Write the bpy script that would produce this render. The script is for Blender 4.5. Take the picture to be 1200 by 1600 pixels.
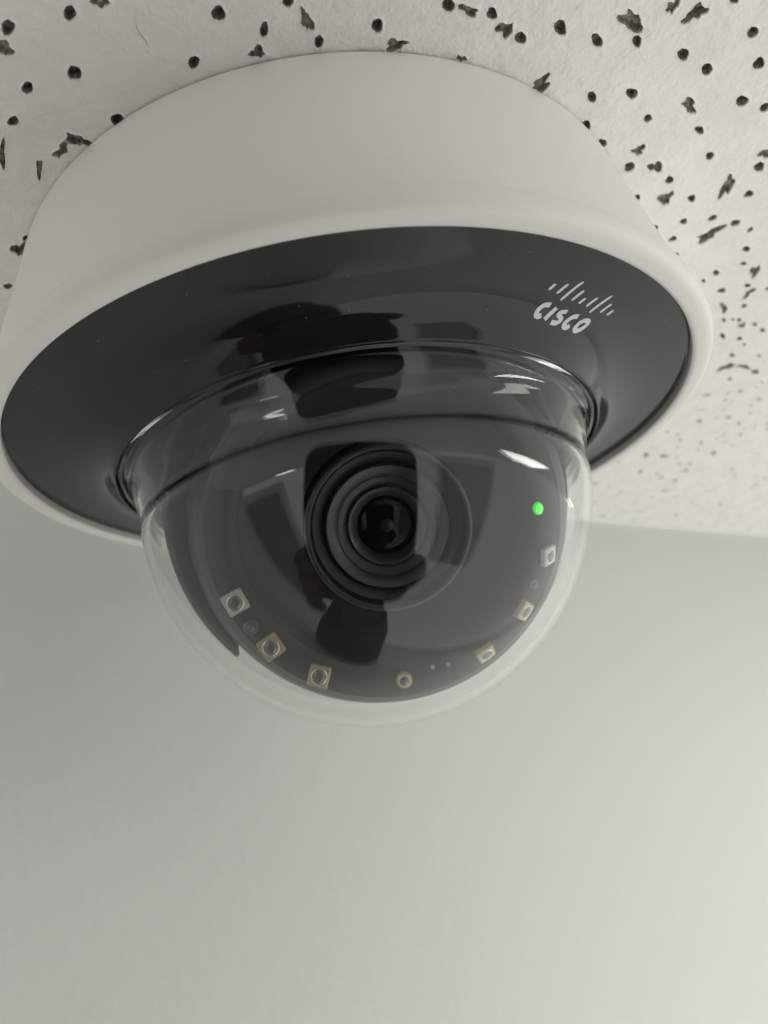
import bpy, bmesh, math, random
from mathutils import Vector, Matrix, geometry

# ------------------------------------------------------------------ scene, camera, light
scene = bpy.context.scene
for o in list(bpy.data.objects):
    bpy.data.objects.remove(o, do_unlink=True)
COL = scene.collection
U = 0.05                     # radius of the black face plate in metres
CEIL = 2.50                  # height of the ceiling
HC = 0.5084 * U              # face plate plane lies this far under the ceiling
Z0 = CEIL - HC               # height of the face plate plane

cam_data = bpy.data.cameras.new('camera')
cam = bpy.data.objects.new('camera', cam_data)
COL.objects.link(cam)
CAM_POS = Vector((0.03372727 * U, -2.25338681 * U, Z0 - 1.04593011 * U))
RIGHT = Vector((0.9872423, 0.04811204, -0.15178234))
UP = Vector((0.15914026, -0.32927215, 0.93072779))
FWD = Vector((0.00519849, 0.94300853, 0.33272796))
m = Matrix((RIGHT, UP, -FWD)).transposed().to_4x4()
m.translation = CAM_POS
cam.matrix_world = m
cam_data.sensor_fit = 'VERTICAL'
cam_data.sensor_height = 36.0
cam_data.lens = 1230.87 / 1600 * 36.0
cam_data.clip_start = 0.002
cam_data.clip_end = 100
cam_data.dof.use_dof = True
cam_data.dof.focus_distance = 1.85 * U
cam_data.dof.aperture_fstop = 28.0
scene.camera = cam

world = bpy.data.worlds.new('World')
scene.world = world
world.use_nodes = True
bg = world.node_tree.nodes['Background']
bg.inputs['Color'].default_value = (1.0, 0.995, 0.962, 1)
bg.inputs['Strength'].default_value = 0.84


def ceiling_lamp(name, x, y, sx, sy, rz, power):
    d = bpy.data.lights.new(name, 'AREA')
    d.shape = 'RECTANGLE'
    d.size, d.size_y = sx, sy
    d.energy = power
    d.color = (1.0, 0.985, 0.93)
    o = bpy.data.objects.new(name, d)
    COL.objects.link(o)
    o.location = (x, y, CEIL - 0.004)
    o.rotation_euler = (0, 0, rz)
    return o


ceiling_lamp('ceiling_lamp', 1.06, -0.17, 1.05, 0.30, math.radians(-9), 10.5)
ceiling_lamp('ceiling_lamp', -1.30, -1.95, 1.05, 0.34, math.radians(56), 13)
ceiling_lamp('ceiling_lamp', 2.10, 1.12, 1.05, 0.22, math.radians(28), 4.5)

vs = scene.view_settings
vs.view_transform = 'Standard'
vs.look = 'None'
vs.exposure = 0.58
vs.gamma = 1.0
vs.use_curve_mapping = False
cy = scene.cycles
cy.use_denoising = True
cy.max_bounces = 12
cy.transmission_bounces = 12
cy.glossy_bounces = 8
cy.diffuse_bounces = 5
cy.transparent_max_bounces = 12
cy.caustics_reflective = True
cy.caustics_refractive = True
cy.blur_glossy = 0.3
cy.sample_clamp_indirect = 4.0

rnd = random.Random(7)


# ------------------------------------------------------------------ helpers
def link(name, mesh, mats, parent=None, smooth=False, angle=None):
    o = bpy.data.objects.new(name, mesh)
    COL.objects.link(o)
    for mm in (mats if isinstance(mats, (list, tuple)) else [mats]):
        if mm.name not in [x.name for x in mesh.materials if x]:
            mesh.materials.append(mm)
    if smooth:
        mesh.polygons.foreach_set('use_smooth', [True] * len(mesh.polygons))
        if angle is not None:
            mesh.set_sharp_from_angle(angle=math.radians(angle))
    if parent:
        o.parent = parent
    return o


def bm_mesh(name, bm):
    bmesh.ops.recalc_face_normals(bm, faces=bm.faces)
    me = bpy.data.meshes.new(name)
    bm.to_mesh(me)
    bm.free()
    return me


def lathe_mesh(name, prof, seg=192, closed=False):
    """prof: list of (radius, height); turned about z"""
    verts, faces = [], []
    n = len(prof)
    idx = []
    for (r, z) in prof:
        if abs(r) < 1e-9:
            idx.append([len(verts)] * seg)
            verts.append((0, 0, z))
        else:
            s = len(verts)
            for k in range(seg):
                a = 2 * math.pi * k / seg
                verts.append((r * math.cos(a), r * math.sin(a), z))
            idx.append(list(range(s, s + seg)))
    for i in range(n if closed else n - 1):
        A, B = idx[i], idx[(i + 1) % n]
        for k in range(seg):
            k2 = (k + 1) % seg
            f = [A[k], A[k2], B[k2], B[k]]
            g = []
            for v in f:
                if v not in g:
                    g.append(v)
            if len(g) > 2:
                faces.append(g)
    me = bpy.data.meshes.new(name)
    me.from_pydata(verts, [], faces)
    bm = bmesh.new()
    bm.from_mesh(me)
    bmesh.ops.recalc_face_normals(bm, faces=bm.faces)
    bm.to_mesh(me)
    bm.free()
    return me


def spline(pts, sub=5):
    """Catmull-Rom through (r, z) points"""
    out = []
    n = len(pts)
    for i in range(n - 1):
        p0, p1, p2, p3 = pts[max(i - 1, 0)], pts[i], pts[i + 1], pts[min(i + 2, n - 1)]
        for k in range(sub):
            t = k / sub
            out.append(tuple(0.5 * ((2 * b) + (c - a) * t + (2 * a - 5 * b + 4 * c - d) * t * t + (3 * b - a - 3 * c + d) * t ** 3)
                             for a, b, c, d in zip(p0, p1, p2, p3)))
    out.append(tuple(pts[-1]))
    return out


def sc(p):
    return [(r * U, z * U) for r, z in p]


def tag(o, label=None, cat=None, group=None, kind=None):
    if label: o['label'] = label
    if cat: o['category'] = cat
    if group: o['group'] = group
    if kind: o['kind'] = kind
    return o


def empty(name, loc):
    o = bpy.data.objects.new(name, None)
    o.empty_display_size = 0.02
    COL.objects.link(o)
    o.location = loc
    return o


class Mat:
    def __init__(s, name, color, rough=0.5, **kw):
        s.m = bpy.data.materials.new(name)
        s.m.use_nodes = True
        s.nt = s.m.node_tree
        s.b = s.nt.nodes['Principled BSDF']
        s.set('Base Color', (*color, 1))
        s.set('Roughness', rough)
        for k, v in kw.items():
            s.set(k.replace('_', ' '), v)

    def set(s, k, v):
        s.b.inputs[k].default_value = v

    def node(s, t, **kw):
        n = s.nt.nodes.new(t)
        for k, v in kw.items():
            setattr(n, k, v)
        return n

    def coords(s):
        if not hasattr(s, '_tc'):
            s._tc = s.node('ShaderNodeTexCoord')
        return s._tc.outputs['Object']

    def noise(s, scale, detail=4, rough=0.55):
        n = s.node('ShaderNodeTexNoise')
        n.inputs['Scale'].default_value = scale
        n.inputs['Detail'].default_value = detail
        n.inputs['Roughness'].default_value = rough
        s.nt.links.new(s.coords(), n.inputs['Vector'])
        return n.outputs['Fac']

    def bump(s, fac, strength, dist, prev=None):
        b = s.node('ShaderNodeBump')
        b.inputs['Strength'].default_value = strength
        b.inputs['Distance'].default_value = dist
        s.nt.links.new(fac, b.inputs['Height'])
        if prev:
            s.nt.links.new(prev, b.inputs['Normal'])
        return b.outputs['Normal']

    def normal(s, n):
        s.nt.links.new(n, s.b.inputs['Normal'])

    def ramp(s, fac, stops):
        r = s.node('ShaderNodeValToRGB')
        e = r.color_ramp.elements
        e[0].position, e[0].color = stops[0][0], stops[0][1]
        e[1].position, e[1].color = stops[-1][0], stops[-1][1]
        for p, c in stops[1:-1]:
            k = e.new(p)
            k.color = c
        s.nt.links.new(fac, r.inputs['Fac'])
        return r.outputs['Color']

    def to(s, out, key):
        s.nt.links.new(out, s.b.inputs[key])


def grey(v):
    return (v, v, v, 1)


# ------------------------------------------------------------------ materials
M_tile = Mat('acoustic_tile_face', (0.78, 0.77, 0.73), 0.9, Specular_IOR_Level=0.2)
f1 = M_tile.noise(900, 5, 0.6)
f2 = M_tile.noise(160, 3)
f3 = M_tile.noise(2600, 2)
M_tile.to(M_tile.ramp(f2, [(0.25, (0.81, 0.805, 0.78, 1)), (0.75, (0.88, 0.875, 0.852, 1))]), 'Base Color')
M_tile.normal(M_tile.bump(f3, 0.5, 0.00012, M_tile.bump(f1, 0.6, 0.0005, M_tile.bump(f2, 0.8, 0.0012))))

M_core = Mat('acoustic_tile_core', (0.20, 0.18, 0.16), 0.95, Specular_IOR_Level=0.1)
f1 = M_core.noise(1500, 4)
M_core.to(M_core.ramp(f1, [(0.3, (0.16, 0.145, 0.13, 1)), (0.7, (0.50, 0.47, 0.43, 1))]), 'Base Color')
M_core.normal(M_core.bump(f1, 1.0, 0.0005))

M_wall = Mat('wall_paint', (0.70, 0.715, 0.66), 0.55, Specular_IOR_Level=0.35)
f1 = M_wall.noise(420, 3)
f2 = M_wall.noise(9, 3)
M_wall.to(M_wall.ramp(f2, [(0.3, (0.560, 0.576, 0.552, 1)), (0.7, (0.580, 0.596, 0.572, 1))]), 'Base Color')
M_wall.normal(M_wall.bump(f1, 0.4, 0.0005))

M_white = Mat('white_housing_plastic', (0.74, 0.725, 0.665), 0.42, Specular_IOR_Level=0.4)
f1 = M_white.noise(2200, 2)
f2 = M_white.noise(60, 3)
M_white.to(M_white.ramp(f2, [(0.3, (0.79, 0.775, 0.735, 1)), (0.7, (0.81, 0.796, 0.758, 1))]), 'Base Color')
M_white.normal(M_white.bump(f1, 0.12, 0.00008))

M_black = Mat('gloss_black_plastic', (0.010, 0.011, 0.011), 0.07, IOR=1.46)
f1 = M_black.noise(45, 4)
M_black.to(M_black.ramp(f1, [(0.35, grey(0.055)), (0.75, grey(0.12))]), 'Roughness')
M_black.normal(M_black.bump(M_black.noise(30, 2), 0.08, 0.0006))

M_gasket = Mat('black_rubber_gasket', (0.008, 0.008, 0.008), 0.35)
M_dust = Mat('dust', (0.35, 0.34, 0.32), 0.9)
M_print = Mat('white_print', (0.62, 0.63, 0.61), 0.5)

M_dome = Mat('clear_acrylic', (0.985, 0.995, 0.985), 0.0, IOR=1.40, Transmission_Weight=1.0)

M_liner = Mat('dark_liner_plastic', (0.014, 0.015, 0.0148), 0.45)
M_ball = Mat('turret_plastic', (0.016, 0.0175, 0.0175), 0.42)
M_yoke = Mat('yoke_plastic', (0.016, 0.019, 0.020), 0.4)
M_board = Mat('led_board', (0.016, 0.014, 0.013), 0.5)
M_barrel = Mat('lens_barrel_black', (0.016, 0.017, 0.018), 0.4)
M_ringg = Mat('lens_ring_grey', (0.027, 0.030, 0.031), 0.34)
M_glass = Mat('coated_lens_glass', (0.003, 0.003, 0.006), 0.04, Specular_IOR_Level=0.14)
M_iris = Mat('lens_inner_element', (0.010, 0.005, 0.007), 0.3)
M_led_w = Mat('led_package_pale', (0.50, 0.49, 0.44), 0.25, Coat_Weight=0.5)
M_led_a = Mat('led_package_amber', (0.46, 0.36, 0.22), 0.25, Coat_Weight=0.5)
M_led_r = Mat('led_reflector_ring', (0.75, 0.74, 0.68), 0.2, Metallic=0.8)
M_led_d = Mat('led_die_lens', (0.10, 0.085, 0.07), 0.08, Coat_Weight=1.0)
M_green = Mat('green_indicator', (0.01, 0.12, 0.01), 0.3)
M_green.set('Emission Color', (0.012, 0.9, 0.02, 1))
M_green.set('Emission Strength', 0.5)
M_green.set('Coat Weight', 1.0)
M_frame = Mat('door_frame_white', (0.8, 0.79, 0.76), 0.4)
M_leaf = Mat('door_leaf_grey', (0.33, 0.335, 0.33), 0.5)
M_leaf2 = Mat('door_leaf_pale', (0.46, 0.47, 0.46), 0.5)
M_phone = Mat('phone_body_black', (0.006, 0.006, 0.007), 0.5)
M_green_core = Mat('green_indicator_core', (0.05, 0.3, 0.05), 0.3)
M_green_core.set('Emission Color', (0.09, 1.0, 0.09, 1))
M_green_core.set('Emission Strength', 0.85)
M_sleeve = Mat('dark_sleeve_cloth', (0.040, 0.026, 0.018), 0.9)
M_skin = Mat('hand_skin', (0.13, 0.075, 0.050), 0.6)


# perforations of the tile: x, y, half-axes (mm), angle, kind
HOLES = [(-21.1,-56.1,0.91,0.65,129,0), (-17.8,-56.7,0.93,0.66,175,1), (-27.6,-55.6,1.15,0.56,135,0), (-29,-53.5,1.23,0.74,148,1), (-29,-48.6,0.9,0.62,131,0), (-23.4,-49.5,1.13,0.72,122,0), (-17.2,-50.3,0.9,0.59,117,0), (-32.5,-44.7,0.87,0.58,130,0), (-10.6,-48.5,0.91,0.62,110,0), (-6.6,-53.6,0.97,0.72,122,0), (-2.3,-51,1.01,0.46,101,0), (0.7,-53.7,0.63,0.6,99,0), (2.3,-51.3,1.49,0.62,88,1), (3.3,-48.6,0.79,0.56,94,0), (9.8,-49.4,0.87,0.71,79,0), (-21.2,-42.7,1.06,0.71,118,0), (-29.1,-39.7,1.51,0.79,126,1), (-26.6,-40.6,1.68,1,-129,1), (-32.8,-37.5,1.57,0.49,116,1), (-36,-40.3,1.97,0.46,117,1), (-3.6,-48.5,1.04,0.79,-135,1), (-41.6,-24.4,1.74,1.16,126,1), (-39.8,-26.2,0.76,0.53,127,0), (-47,-17.1,0.89,0.57,125,0), (-51,-8.6,0.61,0.31,120,0), (17.6,-50.5,0.94,0.69,74,0), (19.9,-49.5,1.1,0.8,-153,1), (22.5,-48.7,0.84,0.6,60,0), (24.2,-46.5,1.13,0.99,151,1), (26.1,-45.1,1,0.62,65,0), (11.7,-46.7,1.49,0.81,-166,1), (19.3,-43.6,0.66,0.52,-136,1), (30.6,-45.6,1.25,0.67,55,0), (35.3,-43.2,1.1,0.6,57,0), (38.9,-45,1.91,1.19,55,1), (40.3,-42.2,1.01,0.53,58,0), (36.4,-35,1.02,0.58,59,0), (41.6,-34.6,1.18,0.65,56,0), (29.4,-38.2,1.64,1.06,152,1), (36.6,-30.5,0.94,0.54,65,0), (44.9,-30,0.72,0.59,52,0), (50.1,-31.1,1.6,0.9,52,1), (53,-26.4,1.1,0.51,53,0), (39.5,-26.9,0.89,0.54,59,0), (45.1,-24.4,1.3,0.79,52,1), (44.6,-21.4,1,0.82,74,0), (48.6,-20.6,1.41,1.07,75,1), (56.3,-21.1,0.88,0.61,64,0), (51.6,-17.3,0.89,0.67,60,0), (47.5,-14.7,0.73,0.4,60,0), (52.2,-13.4,1.93,1,79,1), (56.5,-12.4,0.97,0.59,55,0), (61.4,-13.9,3.06,0.96,78,1), (65.8,-11.3,1.02,0.67,56,0), (65.1,-17.1,1.14,0.81,59,0), (64.8,-19.7,1.27,0.79,54,1), (56.9,-7.1,0.84,0.62,51,0), (52.4,-6.5,0.83,0.63,68,0), (61.7,-6.8,0.89,0.68,77,0), (66.2,-4.6,1.11,0.72,59,0), (62.7,-2.6,2.18,1.75,123,1), (56.4,-3,0.88,0.64,54,0), (69.7,-2.1,0.7,0.52,63,0), (71.1,3.2,1.12,0.58,-136,0), (58.3,1.4,0.75,0.42,51,0), (43.4,-46.1,1.14,0.65,86,1), (46.4,-44.7,1.34,1.24,172,1), (50.6,-45.6,0.64,0.37,-144,0), (54.6,-40.9,1.02,0.63,46,0), (46.7,-39.3,1.13,0.67,49,0), (50.6,-36.5,1.07,0.68,50,0), (57.3,-36.1,1.12,0.67,48,0), (57.4,-30.4,1.21,0.72,51,0), (61.1,-28.7,0.95,0.64,51,0), (72.3,7.5,0.81,0.54,45,0), (75.5,10.4,1.94,0.97,88,1), (67.9,9,1.05,0.58,58,0), (66.3,11,0.8,0.35,60,0), (71.1,15.2,1.14,0.72,57,0), (75.9,14.9,1.01,0.51,-137,0), (77.2,17.7,1.74,0.91,95,1), (73.9,21.6,2.12,0.77,63,1), (78.1,22.1,1,0.47,52,0), (75.6,26.3,0.98,0.39,61,0), (77.5,26.6,0.72,0.35,-130,0), (79.1,27.3,1.05,0.49,53,0), (80.6,29.6,1.41,0.64,64,1), (83.4,30.1,1.04,0.39,59,0), (86.2,33.1,1.14,0.5,53,0), (77.7,32.8,1.75,0.41,61,0), (82.2,35.2,1.15,0.52,54,0), (84.3,38.1,0.82,0.38,51,0), (83.2,42.2,1.23,0.54,55,0), (84,47.5,2.05,1.54,118,1), (88.4,48.9,2.51,0.89,-137,1), (92.5,52.5,1.58,0.75,-136,0), (90.2,44.6,0.88,0.39,51,0), (87.2,54.1,0.95,0.43,54,0)]

# ------------------------------------------------------------------ ceiling and wall
W0 = Vector((0.07587197, 0.15310509))
W1 = Vector((0.16438756, 0.21731845))
WD = (W1 - W0).normalized()
WN = Vector((WD.y, -WD.x))              # out of the wall, into the room


def blob(cx, cy, a, b, th, kind):
    """outline of one pinhole (kind 0) or torn fissure (kind 1), metres"""
    n = 16 if kind == 0 else 22
    t0 = math.radians(th)
    ph = [rnd.uniform(0, 6.28) for _ in range(5)]
    pts = []
    for i in range(n):
        t = 2 * math.pi * i / n
        if kind == 0:
            k = 1 + 0.08 * math.sin(2 * t + ph[0]) + 0.06 * math.sin(3 * t + ph[1]) + rnd.uniform(-0.07, 0.07)
        else:
            k = 0.92 + 0.24 * math.sin(2 * t + ph[0]) + 0.20 * math.sin(3 * t + ph[1]) + 0.14 * math.sin(5 * t + ph[2]) + rnd.uniform(-0.14, 0.14)
            k = max(k, 0.35)
        x, y = a * k * math.cos(t), b * k * math.sin(t)
        pts.append(Vector((cx + x * math.cos(t0) - y * math.sin(t0), cy + x * math.sin(t0) + y * math.cos(t0))))
    return pts


def build_ceiling():
    holes, spots = [], []
    base_r = 0.90 * U

    cells = {}

    def add(c, r):
        spots.append((c, r))
        cells.setdefault((int(c.x // 0.006), int(c.y // 0.006)), []).append((c, r))

    def ok(c, r, gap=0.0003):
        ix, iy = int(c.x // 0.006), int(c.y // 0.006)
        for a in (-1, 0, 1):
            for b in (-1, 0, 1):
                for q, s in cells.get((ix + a, iy + b), ()):
                    if (c - q).length < r + s + gap:
                        return False
        return True

    for x, y, a, b, th, k in HOLES:
        c = Vector((x / 1000, y / 1000))
        a, b = a / 1000, b / 1000
        r = a * (1.0 if k == 0 else 0.72)
        tries = 0
        while not ok(c, r, 0.00005) and tries < 6:
            a *= 0.82; b *= 0.9; r *= 0.82; tries += 1
        if not ok(c, r, 0.00002):
            continue
        add(c, r)
        holes.append((blob(c.x, c.y, a, b, th, k), k, min(a, b)))
    # the same random perforation all over the rest of the tile
    def seen_zone(c):
        # the stretch whose holes are placed one by one above
        v = Vector((c.x - CAM_POS.x, c.y - CAM_POS.y, CEIL - CAM_POS.z))
        d = v.dot(FWD)
        if d < 0.005:
            return False
        x = 600 + 1230.87 * v.dot(RIGHT) / d
        y = 800 - 1230.87 * v.dot(UP) / d
        return -30 < x < 1200 and -10 < y < 560
    made = 0
    for _ in range(60000):
        s = rnd.uniform(-0.16, 0.34)
        q = rnd.uniform(0.0022, 0.30)
        c = W0 + WD * s + WN * q
        if seen_zone(c) or c.length < base_r:
            continue
        far = q > 0.2 or s < -0.1 or s > 0.3
        if far and rnd.random() > 0.25:
            continue
        u = rnd.random()
        if u < 0.60:
            k, a = 0, rnd.uniform(0.00032, 0.00085)
            b = a * rnd.uniform(0.75, 0.95)
        elif u < 0.80:
            k, a = 0, rnd.uniform(0.0002, 0.0004)
            b = a * 0.85
        else:
            k, a = 1, rnd.uniform(0.0007, 0.0019)
            b = a * rnd.uniform(0.3, 0.6)
        r = a * (1.12 if k == 0 else 1.35)
        if not ok(c, r, rnd.uniform(0.0002, 0.0015)):
            continue
        add(c, r)
        holes.append((blob(c.x, c.y, a, b, rnd.uniform(0, 180), k), k, b))
        made += 1
        if made > 3000:
            break
    # two hairline cracks in the paint
    for pts, w in (([(-15.0, -54.8), (-15.2, -53.4), (-15.05, -52.6), (-14.75, -51.7), (-14.85, -50.9)], 0.04),
                   ([(119, 171.5), (124, 167), (129.4, 162.2), (134.5, 159.8), (142, 157.6)], 0.10)):
        pts = [Vector(p) / 1000 for p in pts]
        L, R = [], []
        for i, p in enumerate(pts):
            d = (pts[min(i + 1, len(pts) - 1)] - pts[max(i - 1, 0)]).normalized()
            n = Vector((-d.y, d.x)) * (w / 1000) * (0.3 if i in (0, len(pts) - 1) else 1)
            L.append(p + n); R.append(p - n)
        c = sum(pts, Vector((0, 0))) / len(pts)
        poly = R + L[::-1]
        # drop pinholes that the crack would cut
        holes[:] = [h for h in holes if min((v - p).length for v in h[0] for p in pts + [(pts[i] + pts[i + 1]) / 2 for i in range(len(pts) - 1)]) > 0.0021 or h[1] == 2]
        holes.append((poly, 2, w / 1000))
    E0, E1 = W0 + WD * -3.0 + WN * 0.0006, W0 + WD * 4.0 + WN * 0.0006
    outer = [E0 + WN * 5, E1 + WN * 5, E1, E0]
    v2, faces, zin = [], [], {}
    edges = []
    starts = []
    for n_, poly in enumerate([outer] + [h[0] for h in holes]):
        faces.append(list(range(len(v2), len(v2) + len(poly))))
        starts.append(len(v2))
        if n_ and holes[n_ - 1][1] != 2:
            for i_ in faces[-1]:
                zin[i_] = CEIL - rnd.uniform(0.0, 0.00016)
        v2 += poly
    n_near = len(HOLES)
    for n_, (poly, k, b) in enumerate(holes):
        # foot of the crumbly rim pushed up round each perforation
        if k == 2:
            continue
        c = sum(poly, Vector((0, 0))) / len(poly)
        s0 = len(v2)
        step = 1 if n_ < n_near else 2
        foot = [p + (p - c).normalized() * rnd.uniform(0.00022, 0.00050) for p in poly[::step]]
        v2 += foot
        edges += [(s0 + i, s0 + (i + 1) % len(foot)) for i in range(len(foot))]
    vo, eo, fo, ov, oe, of = geometry.delaunay_2d_cdt(v2, edges, faces, 1, 1e-7)
    verts = [(v.x, v.y, min([zin.get(i, CEIL) for i in o] + [CEIL])) for v, o in zip(vo, ov)]
    polys, mats = [], []
    for f, o in zip(fo, of):
        if any(i > 0 for i in o):
            continue
        polys.append(list(f)); mats.append(0)
    for hn, (poly, k, b) in enumerate(holes):
        c = sum(poly, Vector((0, 0))) / len(poly)
        depth = {0: max(0.0009, 2.0 * b), 1: max(0.0005, 0.95 * b), 2: 0.0002}[k]
        n = len(poly)
        s = len(verts)
        lip = 0.00007 if k != 2 else 0.00002
        # a tiny rounded lip, the wall of the hole, its ragged bottom
        verts += [(p.x, p.y, zin.get(starts[hn + 1] + i, CEIL)) for i, p in enumerate(poly)]
        ring2 = [p + (c - p) * 0.06 for p in poly]
        verts += [(p.x, p.y, CEIL + lip * 2) for p in ring2]
        taper = 0.14 if k == 0 else 0.2
        ring3 = [p + (c - p) * (taper if k != 2 else 0.0) for p in poly]
        verts += [(p.x, p.y, CEIL + depth * rnd.uniform(0.75, 1.1)) for p in ring3]
        verts.append((c.x, c.y, CEIL + depth * rnd.uniform(0.6, 1.0)))
        for i in range(n):
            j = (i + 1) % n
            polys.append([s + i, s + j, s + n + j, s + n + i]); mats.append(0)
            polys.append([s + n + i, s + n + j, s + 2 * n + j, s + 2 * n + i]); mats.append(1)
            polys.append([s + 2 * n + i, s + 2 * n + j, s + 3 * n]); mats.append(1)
    me = bpy.data.meshes.new('ceiling')
    me.from_pydata(verts, [], polys)
    me.materials.append(M_tile.m)
    me.materials.append(M_core.m)
    me.polygons.foreach_set('material_index', mats)
    bm = bmesh.new(); bm.from_mesh(me)
    bmesh.ops.remove_doubles(bm, verts=bm.verts, dist=1e-7)
    bm.to_mesh(me); bm.free()
    o = link('ceiling', me, [M_tile.m, M_core.m])
    tag(o, 'white perforated acoustic ceiling tile with pinholes and torn fissures', None, None, 'structure')
    return o


build_ceiling()


def build_wall():
    bm = bmesh.new()
    A, B = W0 + WD * -3.0, W0 + WD * 4.0
    T = -WN * 0.12
    vs_ = []
    for z in (0.0, CEIL + 0.02):
        for p in (A, B, B + T, A + T):
            vs_.append(bm.verts.new((p.x, p.y, z)))
    for f in ((0, 1, 2, 3), (4, 5, 6, 7), (0, 1, 5, 4), (1, 2, 6, 5), (2, 3, 7, 6), (3, 0, 4, 7)):
        bm.faces.new([vs_[i] for i in f])
    o = link('wall', bm_mesh('wall', bm), M_wall.m)
    tag(o, 'plain pale grey painted wall under the ceiling', None, None, 'structure')


build_wall()

# ------------------------------------------------------------------ the dome camera
root = empty('security_camera', (0, 0, CEIL))
tag(root, 'white and black dome security camera mounted on the perforated ceiling', 'camera')
BASE = Vector((0, 0, -HC))               # face plate plane in the root's space


def at_base(o):
    o.location = BASE
    return o


# white skirt with its rolled lip
skirt = spline([(0.930, 0.5070), (0.944, 0.5045), (0.9525, 0.498), (0.963, 0.455), (0.979, 0.37), (1.000, 0.265), (1.022, 0.16), (1.039, 0.085), (1.045, 0.045)], 5)
lip = spline([(1.045, 0.043), (1.056, 0.035), (1.0645, 0.020), (1.0680, 0.000), (1.0655, -0.018), (1.0580, -0.0285), (1.046, -0.0335), (1.031, -0.0350), (1.018, -0.0345), (1.0105, -0.0310), (1.0070, -0.022), (1.0065, 0.03)], 5)
at_base(link('housing', lathe_mesh('housing', sc(skirt + lip), 256), M_white.m, root, True))

# glossy black face with its raised collar
PLATE = spline([(1.0025, 0.03), (1.0020, -0.006), (0.997, -0.0085), (0.95, -0.0115), (0.90, -0.0160), (0.86, -0.0225), (0.825, -0.0320), (0.795, -0.0440), (0.770, -0.0590), (0.750, -0.0770), (0.736, -0.0940), (0.7285, -0.1035), (0.7250, -0.1055), (0.7225, -0.1030), (0.7220, -0.03)], 6)
plate = at_base(link('face_plate', lathe_mesh('face_plate', sc(PLATE), 256), M_black.m, root, True))
at_base(link('rim_gap', lathe_mesh('rim_gap', sc([(1.012, 0.000), (0.996, 0.000)]), 192), M_gasket.m, root, True))


def plate_z(r):
    r /= U
    for (r0, z0), (r1, z1) in zip(PLATE, PLATE[1:]):
        if r1 <= r <= r0 and r0 > r1:
            return (z0 + (z1 - z0) * (r0 - r) / (r0 - r1)) * U
    return 0.0


# printed emblem: nine slanted bars over five letters, laid on the plate
BARS = [[(24.95, -34.7), (25.7, -35.37)], [(26.03, -33.74), (27.3, -34.83)], [(26.65, -32.44), (29.12, -34.61)], [(28.12, -31.84), (29.47, -32.93)], [(29.13, -30.91), (29.91, -31.49)], [(30.23, -29.98), (31.53, -30.98)], [(30.85, -28.67), (33.39, -30.69)], [(32.36, -28.02), (33.66, -29.06)], [(33.45, -27.07), (34.16, -27.67)]]
LETTERS = [[(25.43, -32.23), (24.71, -32.55), (24.12, -32.4), (23.74, -32.04), (23.66, -31.67), (23.98, -31.32), (24.33, -31.32)], [(26.29, -31.45), (24.78, -30.53)], [(27.77, -30.19), (27.01, -30.51), (26.63, -30.37), (26.89, -29.85), (27.05, -29.46), (26.79, -29.21), (26.27, -29.32), (25.67, -29.77)], [(29.41, -28.71), (28.71, -28.97), (27.96, -28.78), (27.56, -28.51), (27.59, -28.14), (27.99, -27.8), (28.35, -27.85)], [(30.97, -27.08), (30.54, -27.52), (29.89, -27.56), (29.29, -27.2), (29.17, -26.79), (29.53, -26.45), (30.2, -26.38), (30.81, -26.65)]]


def stroke_mesh(name, pts, w, closed=False, caps=True):
    pts = [Vector(p) / 1000 for p in pts]
    n = len(pts)
    # resample smooth
    fine = []
    if n > 2:
        rng = range(n if closed else n - 1)
        for i in rng:
            g = (lambda k: pts[k % n]) if closed else (lambda k: pts[min(max(k, 0), n - 1)])
            a, b, c, d = g(i - 1), g(i), g(i + 1), g(i + 2)
            for k in range(6):
                t = k / 6
                fine.append(0.5 * ((2 * b) + (c - a) * t + (2 * a - 5 * b + 4 * c - d) * t * t + (3 * b - a - 3 * c + d) * t ** 3))
        if not closed:
            fine.append(pts[-1])
    else:
        fine = [pts[0].lerp(pts[1], k / 8) for k in range(9)]
    N = len(fine)
    bm = bmesh.new()
    L, R = [], []

    def V(p):
        return bm.verts.new((p.x, p.y, plate_z(p.length) - 0.00004))
    for i, p in enumerate(fine):
        a = fine[i - 1] if (closed or i > 0) else fine[0]
        b = fine[(i + 1) % N] if (closed or i < N - 1) else fine[-1]
        d = (b - a).normalized()
        nn = Vector((-d.y, d.x)) * w / 2000
        k = 1.0
        if not closed and caps and i in (0, N - 1):
            k = 0.55
        L.append(V(p + nn * k)); R.append(V(p - nn * k))
    for i in range(N if closed else N - 1):
        j = (i + 1) % N
        bm.faces.new((L[i], L[j], R[j], R[i]))
    me = bpy.data.meshes.new(name)
    bmesh.ops.recalc_face_normals(bm, faces=bm.faces)
    bm.to_mesh(me); bm.free()
    return me


for b in BARS:
    link('emblem_bar', stroke_mesh('emblem_bar', b, 0.44), M_print.m, plate)
for i, l in enumerate(LETTERS):
    o = link('letter', stroke_mesh('letter', l, (0.66, 0.66, 0.58, 0.66, 0.66)[i], i == 4, False), M_print.m, plate)
    o['label'] = 'white printed letter ' + 'CISCO'[i]

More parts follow.
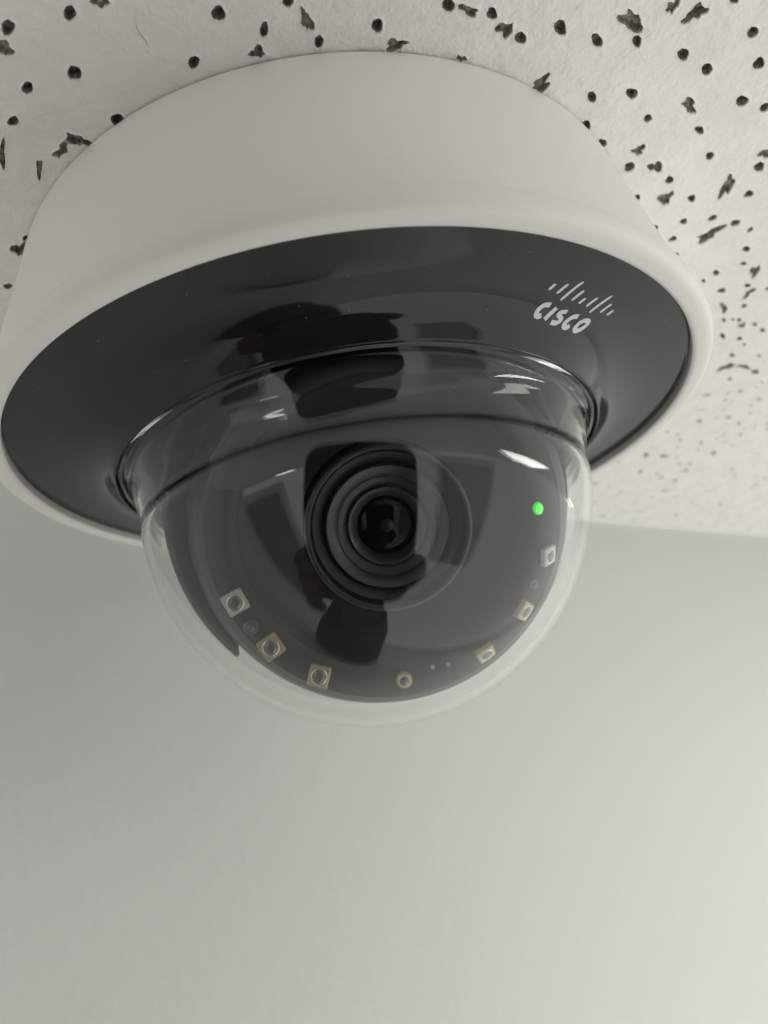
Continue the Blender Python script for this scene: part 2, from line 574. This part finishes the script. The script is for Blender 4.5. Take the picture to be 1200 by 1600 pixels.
# gasket line and clear dome
ZD, RD, TH = -0.2075, 0.6663, 0.020
at_base(link('gasket', lathe_mesh('gasket', sc([(0.7207, -0.05), (0.7207, -0.086), (0.7160, -0.086), (0.7160, -0.05)]), 192), M_gasket.m, root, True))
ZC = -0.246                                             # crease between collar and hemisphere
flare = spline([(0.7045, -0.1075), (0.6945, -0.122), (0.6850, -0.142), (0.6775, -0.166), (0.6715, -0.192), (0.6655, -0.216), (0.6618, -0.234), (0.6605, -0.246), (0.6608, -0.258), (0.6617, -0.270)], 5)
out_prof = [(0.7155, -0.060), (0.7155, -0.099), (0.7140, -0.1040), (0.7105, -0.1062)] + flare
sph = []
a0 = math.asin((-0.283 - ZD) / RD)
for k in range(0, 73):
    a = a0 + (-math.pi / 2 - a0) * k / 72
    sph.append((0.0 if k == 72 else RD * math.cos(a), ZD + RD * math.sin(a)))
RI = RD - TH
inn = []
a1 = math.asin((-0.290 - ZD) / RI)
neck = [(0.6418, -0.270), (0.6400, -0.258), (0.6398, -0.246)]
for k in range(0, 73):
    a = -math.pi / 2 + (a1 + math.pi / 2) * k / 72
    inn.append((0.0 if k == 0 else RI * math.cos(a), ZD + RI * math.sin(a)))
inn += neck + [(0.6410, -0.236), (0.6450, -0.216), (0.6515, -0.192), (0.6580, -0.166), (0.6655, -0.142), (0.6740, -0.122), (0.6820, -0.104), (0.688, -0.085), (0.692, -0.060)]
dome = at_base(link('dome_cover', lathe_mesh('dome_cover', sc(out_prof + sph + inn), 256, True), M_dome.m, root, True, 24))
dome['label'] = 'clear hemispherical dome cover'

# dark liner behind the dome
at_base(link('liner', lathe_mesh('liner', sc([(0.7160, -0.050), (0.655, -0.052), (0.640, -0.055), (0.632, -0.048), (0.625, -0.02), (0.62, 0.02), (0.62, 0.20), (0.0, 0.20)]), 160), M_liner.m, root, True, 40))

# ------------------------------------------------------------------ turret with lens and infrared lamps
DOME_C = Vector((0, 0, Z0 + ZD * U))
AX = (CAM_POS - DOME_C).normalized()
TC = DOME_C + RIGHT * 0.030 * U - UP * 0.034 * U       # turret centre, world
aim = (TC + (CAM_POS - TC).normalized() * 0.3 * U)
tz = ((CAM_POS - TC).normalized() + RIGHT * 0.072 - UP * 0.092).normalized()
tx = (RIGHT - tz * RIGHT.dot(tz)).normalized()
ty = tz.cross(tx)
TM = Matrix((tx, ty, tz)).transposed().to_4x4()
TM.translation = TC - Vector((0, 0, CEIL))
RB, DF = 0.566, 0.300                                  # ball radius, distance of the cut face
RF = math.sqrt(RB * RB - DF * DF)
prof = [(0.0, DF - 0.03), (0.215, DF - 0.03), (0.225, DF - 0.008), (0.29, DF - 0.010), (0.375, DF - 0.004), (0.385, DF), (RF - 0.012, DF), (RF - 0.003, DF - 0.003), (RF, DF - 0.010)]
af = math.asin(DF / RB)
for k in range(1, 41):
    a = af + (-math.pi / 2 - af) * k / 40
    prof.append((0.0 if k == 40 else RB * math.cos(a) - (0.006 if 6 <= k <= 6 else 0), RB * math.sin(a)))
turret = link('turret', lathe_mesh('turret', sc(prof), 192), M_ball.m, root, True, 35)
turret.matrix_local = TM


# the yoke that carries the turret: two cheeks of a shell just inside the dome
bm = bmesh.new()
bmesh.ops.create_uvsphere(bm, u_segments=96, v_segments=64, radius=0.602 * U)
bmesh.ops.transform(bm, matrix=Matrix.Translation(Vector((-0.030, 0.034, 0)) * U), verts=bm.verts)


def cut(co, no):
    bmesh.ops.bisect_plane(bm, geom=list(bm.verts) + list(bm.edges) + list(bm.faces), plane_co=Vector(co) * U, plane_no=Vector(no), clear_outer=True)


cut((0, 0, 0.12), (0, 0, 1))
cut((-0.44, -0.415, 0), (0.20, -1, 0))
cut((0, 0.60, 0), (0, 1, 0))
geom = bmesh.ops.solidify(bm, geom=list(bm.faces), thickness=0.014 * U)
yoke = link('yoke', bm_mesh('yoke', bm), M_yoke.m, root, True, 40)
yoke.matrix_local = TM


def in_turret(o, r=0, ang=0, z=0, spin=0):
    o.parent = turret
    o.location = (r * math.cos(ang) * U, r * math.sin(ang) * U, z * U)
    o.rotation_euler = (0, 0, spin)
    return o


in_turret(link('led_board', lathe_mesh('led_board', sc([(0.392, DF + 0.002), (0.394, DF + 0.004), (RF - 0.016, DF + 0.004), (RF - 0.014, DF + 0.002)]), 160), M_board.m, turret, True))
# lens
in_turret(link('lens_barrel', lathe_mesh('lens_barrel', sc([(0.212, DF - 0.03), (0.212, 0.415), (0.209, 0.424), (0.203, 0.427), (0.197, 0.424), (0.194, 0.416), (0.190, 0.385), (0.165, 0.375), (0.160, 0.36)]), 128), M_barrel.m, turret, True, 40))
in_turret(link('lens_ring', lathe_mesh('lens_ring', sc([(0.2125, 0.4150), (0.2098, 0.4250), (0.203, 0.4285), (0.2005, 0.4275)]), 128), M_ringg.m, turret, True))
in_turret(link('lens_ring', lathe_mesh('lens_ring', sc([(0.162, 0.378), (0.159, 0.396), (0.155, 0.400), (0.131, 0.388), (0.127, 0.380)]), 128), M_ringg.m, turret, True, 40))
in_turret(link('lens_funnel', lathe_mesh('lens_funnel', sc([(0.1275, 0.384), (0.105, 0.366), (0.102, 0.366)]), 128), M_barrel.m, turret, True))
in_turret(link('lens_ring', lathe_mesh('lens_ring', sc([(0.1035, 0.364), (0.102, 0.376), (0.099, 0.379), (0.079, 0.366), (0.076, 0.350)]), 128), M_ringg.m, turret, True, 50))
gp = [(0.0765, 0.345)]
for k in range(1, 15):
    r = 0.0765 * (1 - k / 14)
    gp.append((r if k < 14 else 0.0, 0.345 + 0.018 * (1 - (r / 0.0765) ** 2)))
in_turret(link('lens_glass', lathe_mesh('lens_glass', sc(gp), 96), M_glass.m, turret, True))
in_turret(link('lens_element', lathe_mesh('lens_element', sc([(0.017, 0.3636), (0.013, 0.3645), (0.006, 0.3650), (0.0, 0.3652)]), 48), M_iris.m, turret, True))


def led(px, py, size, spin, mat, is_round=False):
    """infrared lamp: square package, bright reflector ring and dark domed die"""
    s = size
    bm = bmesh.new()
    bmesh.ops.create_cube(bm, size=1)
    for v in bm.verts:
        v.co = Vector((v.co.x * s, v.co.y * s, (v.co.z + 0.5) * s * 0.32)) * U
    bmesh.ops.bevel(bm, geom=list(bm.edges), offset=0.05 * s * U, segments=1, affect='EDGES')
    if is_round:
        bm.free()
        bm = bmesh.new()
        bm.from_mesh(lathe_mesh('infrared_led', sc([(0.56 * s, 0.0), (0.56 * s, 0.24 * s), (0.52 * s, 0.31 * s), (0.40 * s, 0.32 * s), (0.0, 0.32 * s)]), 32))
    o = link('infrared_led', bm_mesh('infrared_led', bm), mat, turret)
    ring_me = lathe_mesh('led_cell', sc([(0.40 * s, 0.30 * s), (0.39 * s, 0.36 * s), (0.345 * s, 0.365 * s), (0.33 * s, 0.34 * s)]), 32)
    die_me = lathe_mesh('led_cell', sc([(0.335 * s, 0.325 * s), (0.29 * s, 0.37 * s), (0.18 * s, 0.41 * s), (0.0, 0.425 * s)]), 32)
    bm = bmesh.new()
    bm.from_mesh(o.data)
    n0 = len(bm.faces)
    bm.from_mesh(ring_me); n1 = len(bm.faces)
    bm.from_mesh(die_me)
    bm.faces.ensure_lookup_table()
    for i, f in enumerate(bm.faces):
        f.material_index = 0 if i < n0 else (1 if i < n1 else 2)
        f.smooth = i >= n0
    bm.to_mesh(o.data); bm.free()
    o.data.materials.append(M_led_r.m)
    o.data.materials.append(M_led_d.m)
    o.location = (px * U, py * U, (DF + 0.004) * U)
    o.rotation_euler = (0, 0, spin)
    return o


K = 1 / 584.0
for x, y, s, spin, mat in ((360, 940, 34, 28, M_led_w), (420, 1010, 34, 35, M_led_a), (497, 1054, 33, -14, M_led_a), (630, 1064, 24, 5, M_led_a),
                           (757, 1021, 31, 32, M_led_a), (817, 955, 31, -32, M_led_a), (856, 869, 30, 10, M_led_w)):
    dx, dy = (x - 600) * K, -(y - 816) * K
    rr = math.hypot(dx, dy)
    lim = RF - 0.036
    if rr > lim:
        dx, dy = dx * lim / rr, dy * lim / rr
    o = led(dx, dy, s * K, math.radians(spin), mat.m, x == 630)
    if x < 700:
        o.rotation_euler = (rnd.uniform(-0.10, 0.10), rnd.uniform(-0.10, 0.10), math.radians(spin))
    if x > 700:
        tilt = Matrix.Rotation(math.radians(42), 4, Vector((-dy, dx, 0)).normalized())
        o.rotation_euler = (tilt @ Matrix.Rotation(math.radians(spin), 4, 'Z')).to_euler()
# bare sensor holes between the lamps
for x, y, r in ((392, 977, 12), (838, 916, 9), (676, 1046, 4), (700, 1042, 4)):
    dx, dy = (x - 600) * K, -(y - 816) * K
    rr = math.hypot(dx, dy)
    lim = RF - 0.03
    if rr > lim:
        dx, dy = dx * lim / rr, dy * lim / rr
    o = link('sensor_eye', lathe_mesh('sensor_eye', sc([(r * K, 0.003), (r * K * 0.92, 0.010), (r * K * 0.8, 0.008), (r * K * 0.72, 0.004), (r * K * 0.4, 0.009), (0, 0.010)]), 32), M_led_d.m if r > 5 else M_led_w.m, turret, True)
    o.location = (dx * U, dy * U, (DF + 0.002) * U)
gx, gy = (840 - 600) * K, -(795 - 816) * K
o = link('indicator_led', lathe_mesh('indicator_led', sc([(0.0135, 0.0), (0.0135, 0.012), (0.0105, 0.021), (0.0055, 0.026), (0.0, 0.027)]), 32), M_green.m, turret, True)
o.location = (gx * U, gy * U, (DF + 0.003) * U)
o.scale = (0.9, 1.3, 1.0)
o.data.materials.append(M_green_core.m)
for pf in o.data.polygons:
    if pf.center.z > 0.0215 * U:
        pf.material_index = 1
o['label'] = 'lit green indicator light'

# ------------------------------------------------------------------ the phone that takes the picture, seen mirrored in the dome
def cam_frame(o):
    o.matrix_world = cam.matrix_world
    return o


ph = empty('phone', CAM_POS - Vector((0, 0, 0.12)))
tag(ph, 'black phone held upright facing the dome, mirrored in the clear dome', 'phone')
bm = bmesh.new()
bmesh.ops.create_cube(bm, size=1)
for v in bm.verts:
    v.co = Vector((v.co.x * 0.104 - 0.006, v.co.y * 0.172 - 0.032, v.co.z * 0.008 + 0.0075))
vert_edges = [e for e in bm.edges if abs(e.verts[0].co.z - e.verts[1].co.z) > 0.006]
bmesh.ops.bevel(bm, geom=vert_edges, offset=0.018, segments=8, profile=0.5, affect='EDGES')
o = link('phone_body', bm_mesh('phone_body', bm), M_phone.m)
o.matrix_world = cam.matrix_world
o.parent = ph
o.matrix_parent_inverse = Matrix.Translation(-ph.location)



# the hand that holds it and the sleeve behind: only their mirror image shows
person = empty('person', CAM_POS - Vector((0, 0, 0.30)))
tag(person, 'hand and dark sleeved forearm holding the phone, mirrored in the dome', 'person')


def to_world(o, parent):
    o.matrix_world = cam.matrix_world
    o.parent = parent
    o.matrix_parent_inverse = Matrix.Translation(-parent.location)
    return o


hv, he, hr = [], [], []


def chain(start, pts):
    prev = start
    for (x, y, z, r) in pts:
        hv.append((x, y, z)); hr.append(r)
        if prev is not None:
            he.append((prev, len(hv) - 1))
        prev = len(hv) - 1
    return prev


chain(None, [(-0.006, -0.165, 0.040, 0.030)])
chain(0, [(-0.008, -0.130, 0.034, 0.030), (-0.008, -0.095, 0.032, 0.024)])
for y in (-0.058, -0.079, -0.100, -0.120):
    b0 = 2 if y > -0.09 else 1
    chain(b0, [(-0.040, y + 0.002, 0.030, 0.0115), (-0.066, y, 0.016, 0.0105), (-0.066, y - 0.001, -0.004, 0.0095), (-0.046, y - 0.002, -0.009, 0.0085)])
chain(1, [(0.028, -0.114, 0.034, 0.015), (0.052, -0.096, 0.016, 0.0120), (0.053, -0.070, 0.001, 0.0105), (0.042, -0.050, -0.008, 0.009)])
chain(0, [(-0.014, -0.205, 0.038, 0.031), (-0.020, -0.250, 0.034, 0.034)])
me = bpy.data.meshes.new('hand')
me.from_pydata(hv, he, [])
hand = link('hand', me, M_skin.m)
sk = hand.modifiers.new('skin', 'SKIN')
for i, r in enumerate(hr):
    me.skin_vertices[0].data[i].radius = (r, r)
me.skin_vertices[0].data[0].use_root = True
sk.use_smooth_shade = True
hand.modifiers.new('subdivision', 'SUBSURF').levels = 2
hand.modifiers['subdivision'].render_levels = 2
to_world(hand, person)

bm = bmesh.new()
path = [(Vector((-0.016, -0.185, 0.036)), 0.050), (Vector((-0.022, -0.225, 0.030)), 0.062), (Vector((-0.036, -0.30, 0.012)), 0.075), (Vector((-0.055, -0.42, -0.010)), 0.085), (Vector((-0.080, -0.60, -0.02)), 0.095), (Vector((-0.095, -0.74, -0.02)), 0.095), (Vector((-0.10, -0.79, -0.02)), 0.075), (Vector((-0.102, -0.815, -0.02)), 0.045), (Vector((-0.103, -0.825, -0.02)), 0.008)]
dirv = (path[-1][0] - path[0][0]).normalized()
e1 = dirv.cross(Vector((1, 0, 0))).normalized()
e2 = dirv.cross(e1)
rings = []
for i, (p, r) in enumerate(path):
    ring = []
    for k in range(28):
        a = 2 * math.pi * k / 28
        rr = r * (1 + 0.05 * math.sin(3 * a + 2 * i))
        ring.append(bm.verts.new(p + e1 * rr * math.cos(a) + e2 * rr * math.sin(a)))
    rings.append(ring)
for A, B in zip(rings, rings[1:]):
    for k in range(28):
        bm.faces.new((A[k], A[(k + 1) % 28], B[(k + 1) % 28], B[k]))
to_world(link('sleeve', bm_mesh('sleeve', bm), M_sleeve.m, None, True), person)


# two doors of the room that show only as mirror images in the dome
def door(label, corner, width, along, leaf_mat):
    """door standing on the floor: corner (x, y), width, unit direction along it"""
    d = empty('door', (corner[0], corner[1], 0))
    tag(d, label, 'door')
    ax = Vector((along[0], along[1], 0)).normalized()
    ny = Vector((-ax.y, ax.x, 0))
    R = Matrix((ax, ny, Vector((0, 0, 1)))).transposed().to_4x4()

    def slab(name, x0, x1, z0, z1, y0, y1, mat):
        b = bmesh.new()
        bmesh.ops.create_cube(b, size=1)
        for v in b.verts:
            v.co = R.to_3x3() @ Vector((x0 + (v.co.x + .5) * (x1 - x0), y0 + (v.co.y + .5) * (y1 - y0), z0 + (v.co.z + .5) * (z1 - z0)))
        return link(name, bm_mesh(name, b), mat, d)
    f = 0.09
    slab('door_frame', -f, 0, 0, 2.40, -.06, .06, M_frame.m)
    slab('door_frame', width, width + f, 0, 2.40, -.06, .06, M_frame.m)
    slab('door_frame', 0, width, 2.30, 2.40, -.06, .06, M_frame.m)
    leaf = slab('door_leaf', 0.004, width - 0.004, 0.01, 2.294, -.02, .02, leaf_mat)
    for sy in (-1, 1):
        slab('door_handle', width - 0.10, width - 0.07, 0.95, 1.2, sy * .022, sy * .05, M_gasket.m)


door('grey door in a white frame, mirrored at the left of the dome', (-1.75, -0.75), 0.9, (0.75, -0.66), M_leaf.m)
door('grey door in a white frame, mirrored at the right of the dome', (1.35, -1.75), 1.0, (0.75, 0.66), M_leaf2.m)


# dust that has settled on the glossy face
dv, df = [], []
for _ in range(150):
    r = rnd.uniform(0.775, 0.985) * U
    a = rnd.uniform(0, 2 * math.pi)
    w = rnd.choice((0.03, 0.04, 0.05, 0.07, 0.10)) / 1000
    l = w * rnd.choice((1, 1, 1, 1.4, 4))
    t = rnd.uniform(0, math.pi)
    ring = []
    for k in range(6):
        q = 2 * math.pi * k / 6
        x, y = l * 0.5 * math.cos(q) * rnd.uniform(0.7, 1.2), w * 0.5 * math.sin(q) * rnd.uniform(0.7, 1.2)
        px, py = r * math.cos(a) + x * math.cos(t) - y * math.sin(t), r * math.sin(a) + x * math.sin(t) + y * math.cos(t)
        ring.append(len(dv))
        dv.append((px, py, plate_z(math.hypot(px, py)) - 0.00002))
    top = len(dv)
    dv.append((r * math.cos(a), r * math.sin(a), plate_z(r) - 0.00002 - w * 0.5))
    for k in range(6):
        df.append((ring[k], ring[(k + 1) % 6], top))
me = bpy.data.meshes.new('dust')
me.from_pydata(dv, [], df)
tag(link('dust', me, M_dust.m, plate), None, None, None, 'stuff')
